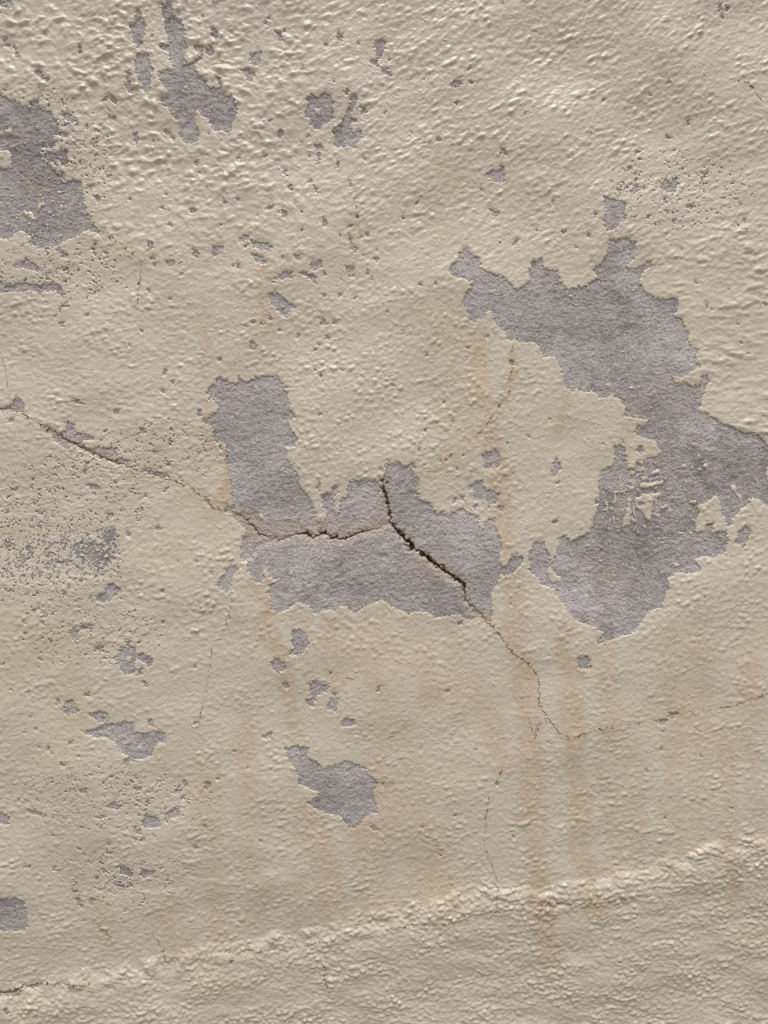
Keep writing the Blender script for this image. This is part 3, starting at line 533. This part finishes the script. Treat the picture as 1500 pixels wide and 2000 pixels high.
def to_world(V, ids, hcol, back=0.0):
    return np.stack([(V[ids, 0]-750)*PX, -(V[ids, hcol]-back)*PX, Z0 + (1000-V[ids, 1])*PX], 1)
def mesh_obj(name, co, tr, m, parent, attrs=None, smooth=True):
    me = bpy.data.meshes.new(name)
    me.vertices.add(len(co)); me.vertices.foreach_set('co', np.ascontiguousarray(co, np.float32).ravel())
    me.loops.add(tr.size); me.loops.foreach_set('vertex_index', np.ascontiguousarray(tr, np.int32).ravel())
    me.polygons.add(len(tr)); me.polygons.foreach_set('loop_start', np.arange(0, tr.size, 3, dtype=np.int32))
    me.polygons.foreach_set('use_smooth', np.full(len(tr), smooth))
    me.update(calc_edges=True)
    for k, v in (attrs or {}).items():
        at = me.attributes.new(k, 'FLOAT', 'POINT'); at.data.foreach_set('value', np.ascontiguousarray(v, np.float32))
    me.materials.append(m)
    o = bpy.data.objects.new(name, me); C.objects.link(o); o.parent = parent
    return o
def cut(tr, name, m, parent, hcol, attrs):
    u, inv = np.unique(tr, return_inverse=True)
    return mesh_obj(name, to_world(V, u, hcol), inv.reshape(-1, 3), m, parent, {k: V[u, c] for k, c in attrs.items()})

# ------------------------------------------------------------------ the wall
wall = bpy.data.objects.new('plaster_wall', None); C.objects.link(wall)
wall.empty_display_size = 0.3
wall['label'] = 'old cream painted plaster wall, cracked and peeling to bare grey plaster'
wall['category'] = 'wall'; wall['kind'] = 'thing'

# the coat of paint, its broken edges turned down to the plaster
u, inv = np.unique(paintT, return_inverse=True); pt = inv.reshape(-1, 3)
e = np.concatenate([pt[:, [0, 1]], pt[:, [1, 2]], pt[:, [2, 0]]])
key = np.sort(e, 1); key = key[:, 0].astype(np.int64)*(len(u)+1) + key[:, 1]
_, first, cnt = np.unique(key, return_index=True, return_counts=True)
be = e[first[cnt == 1]]
ub, binv = np.unique(be, return_inverse=True); be2 = binv.reshape(-1, 2)
co = to_world(V, u, 3); topc = co[ub]; botc = topc.copy(); botc[:, 1] = -(V[u[ub], 2] - 0.6)*PX
n0 = len(co); n1 = n0 + len(ub)
sk = np.concatenate([np.stack([be2[:, 1]+n0, be2[:, 0]+n0, be2[:, 0]+n1], 1), np.stack([be2[:, 1]+n0, be2[:, 0]+n1, be2[:, 1]+n1], 1)])
st = V[u, 6]
mesh_obj('paint_coat', np.concatenate([co, topc, botc]), np.concatenate([pt, sk]), M_PAINT, wall,
         {'stain': np.concatenate([st, st[ub], st[ub]])})

def parts(tr, name, m, hcol, attrs, cap, labels):
    comp = components(tr); ids, cnt_ = np.unique(comp, return_counts=True)
    # area of each piece
    A = V[tr]; ar = 0.5*np.abs((A[:, 1, 0]-A[:, 0, 0])*(A[:, 2, 1]-A[:, 0, 1]) - (A[:, 2, 0]-A[:, 0, 0])*(A[:, 1, 1]-A[:, 0, 1]))
    pos = np.searchsorted(ids, comp); area = np.bincount(pos, ar)
    cxm = np.bincount(pos, ar*A[:, 0, 0])/np.maximum(area, 1e-9); cym = np.bincount(pos, ar*A[:, 0, 1])/np.maximum(area, 1e-9)
    vis = (cxm > -5) & (cxm < 1505) & (cym > -5) & (cym < 2005)
    order = np.argsort(-(area*np.where(vis, 1, 0.001)))
    big_ = order[:cap]; rest = order[cap:]
    for q in big_:
        o = cut(tr[pos == q], name, m, wall, hcol, attrs)
        for (x0, y0, x1, y1, amin, lb) in labels:
            if x0 < cxm[q] < x1 and y0 < cym[q] < y1 and area[q] > amin: o['label'] = lb
    if len(rest):
        o = cut(tr[np.isin(pos, rest)], name, m, wall, hcol, attrs); o['kind'] = 'stuff'
    print(name, len(ids), 'pieces')
parts(bareT, 'bare_patch', M_BARE, 2, {'warm': 7, 'tone': 9}, 100, [])
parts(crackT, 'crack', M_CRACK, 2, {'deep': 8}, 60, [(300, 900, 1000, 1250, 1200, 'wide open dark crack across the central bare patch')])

# masonry body behind the skin: back, top and ends (the skin closes the front)
def box(x0, x1, y0, y1, z0, z1):
    co = np.array([(x, y, z) for x in (x0, x1) for y in (y0, y1) for z in (z0, z1)])
    q = [(0, 1, 3, 2), (4, 6, 7, 5), (0, 4, 5, 1), (2, 3, 7, 6), (0, 2, 6, 4), (1, 5, 7, 3)]
    tr = np.array([t for f in q for t in ((f[0], f[1], f[2]), (f[0], f[2], f[3]))])
    return co, tr
co, tr = box(-3200*PX, 3200*PX, 0.13, 0.36, 0.0, Z0+2500*PX)
mesh_obj('masonry', co, tr, M_CORE, wall, smooth=False)
# coping along the top and the returns at both ends
co, tr = box(-3260*PX, 3260*PX, -0.06, 0.395, Z0+2500*PX+0.002, Z0+2500*PX+0.06)
mesh_obj('coping', co, tr, M_CORE, wall, smooth=False)
for sgn in (-1, 1):
    co, tr = box(min(sgn*3201*PX, sgn*3250*PX), max(sgn*3201*PX, sgn*3250*PX), -0.04, 0.37, 0.0, Z0+2500*PX)
    mesh_obj('end_return', co, tr, M_CORE, wall, smooth=False)

# ------------------------------------------------------------------ ground
g = 400.0
co = np.array([(-g, -g, -0.001), (g, -g, -0.001), (g, g, -0.001), (-g, g, -0.001)]); tr = np.array([(0, 1, 2), (0, 2, 3)])
go = mesh_obj('ground', co, tr, M_GROUND, None, smooth=False); go['kind'] = 'structure'
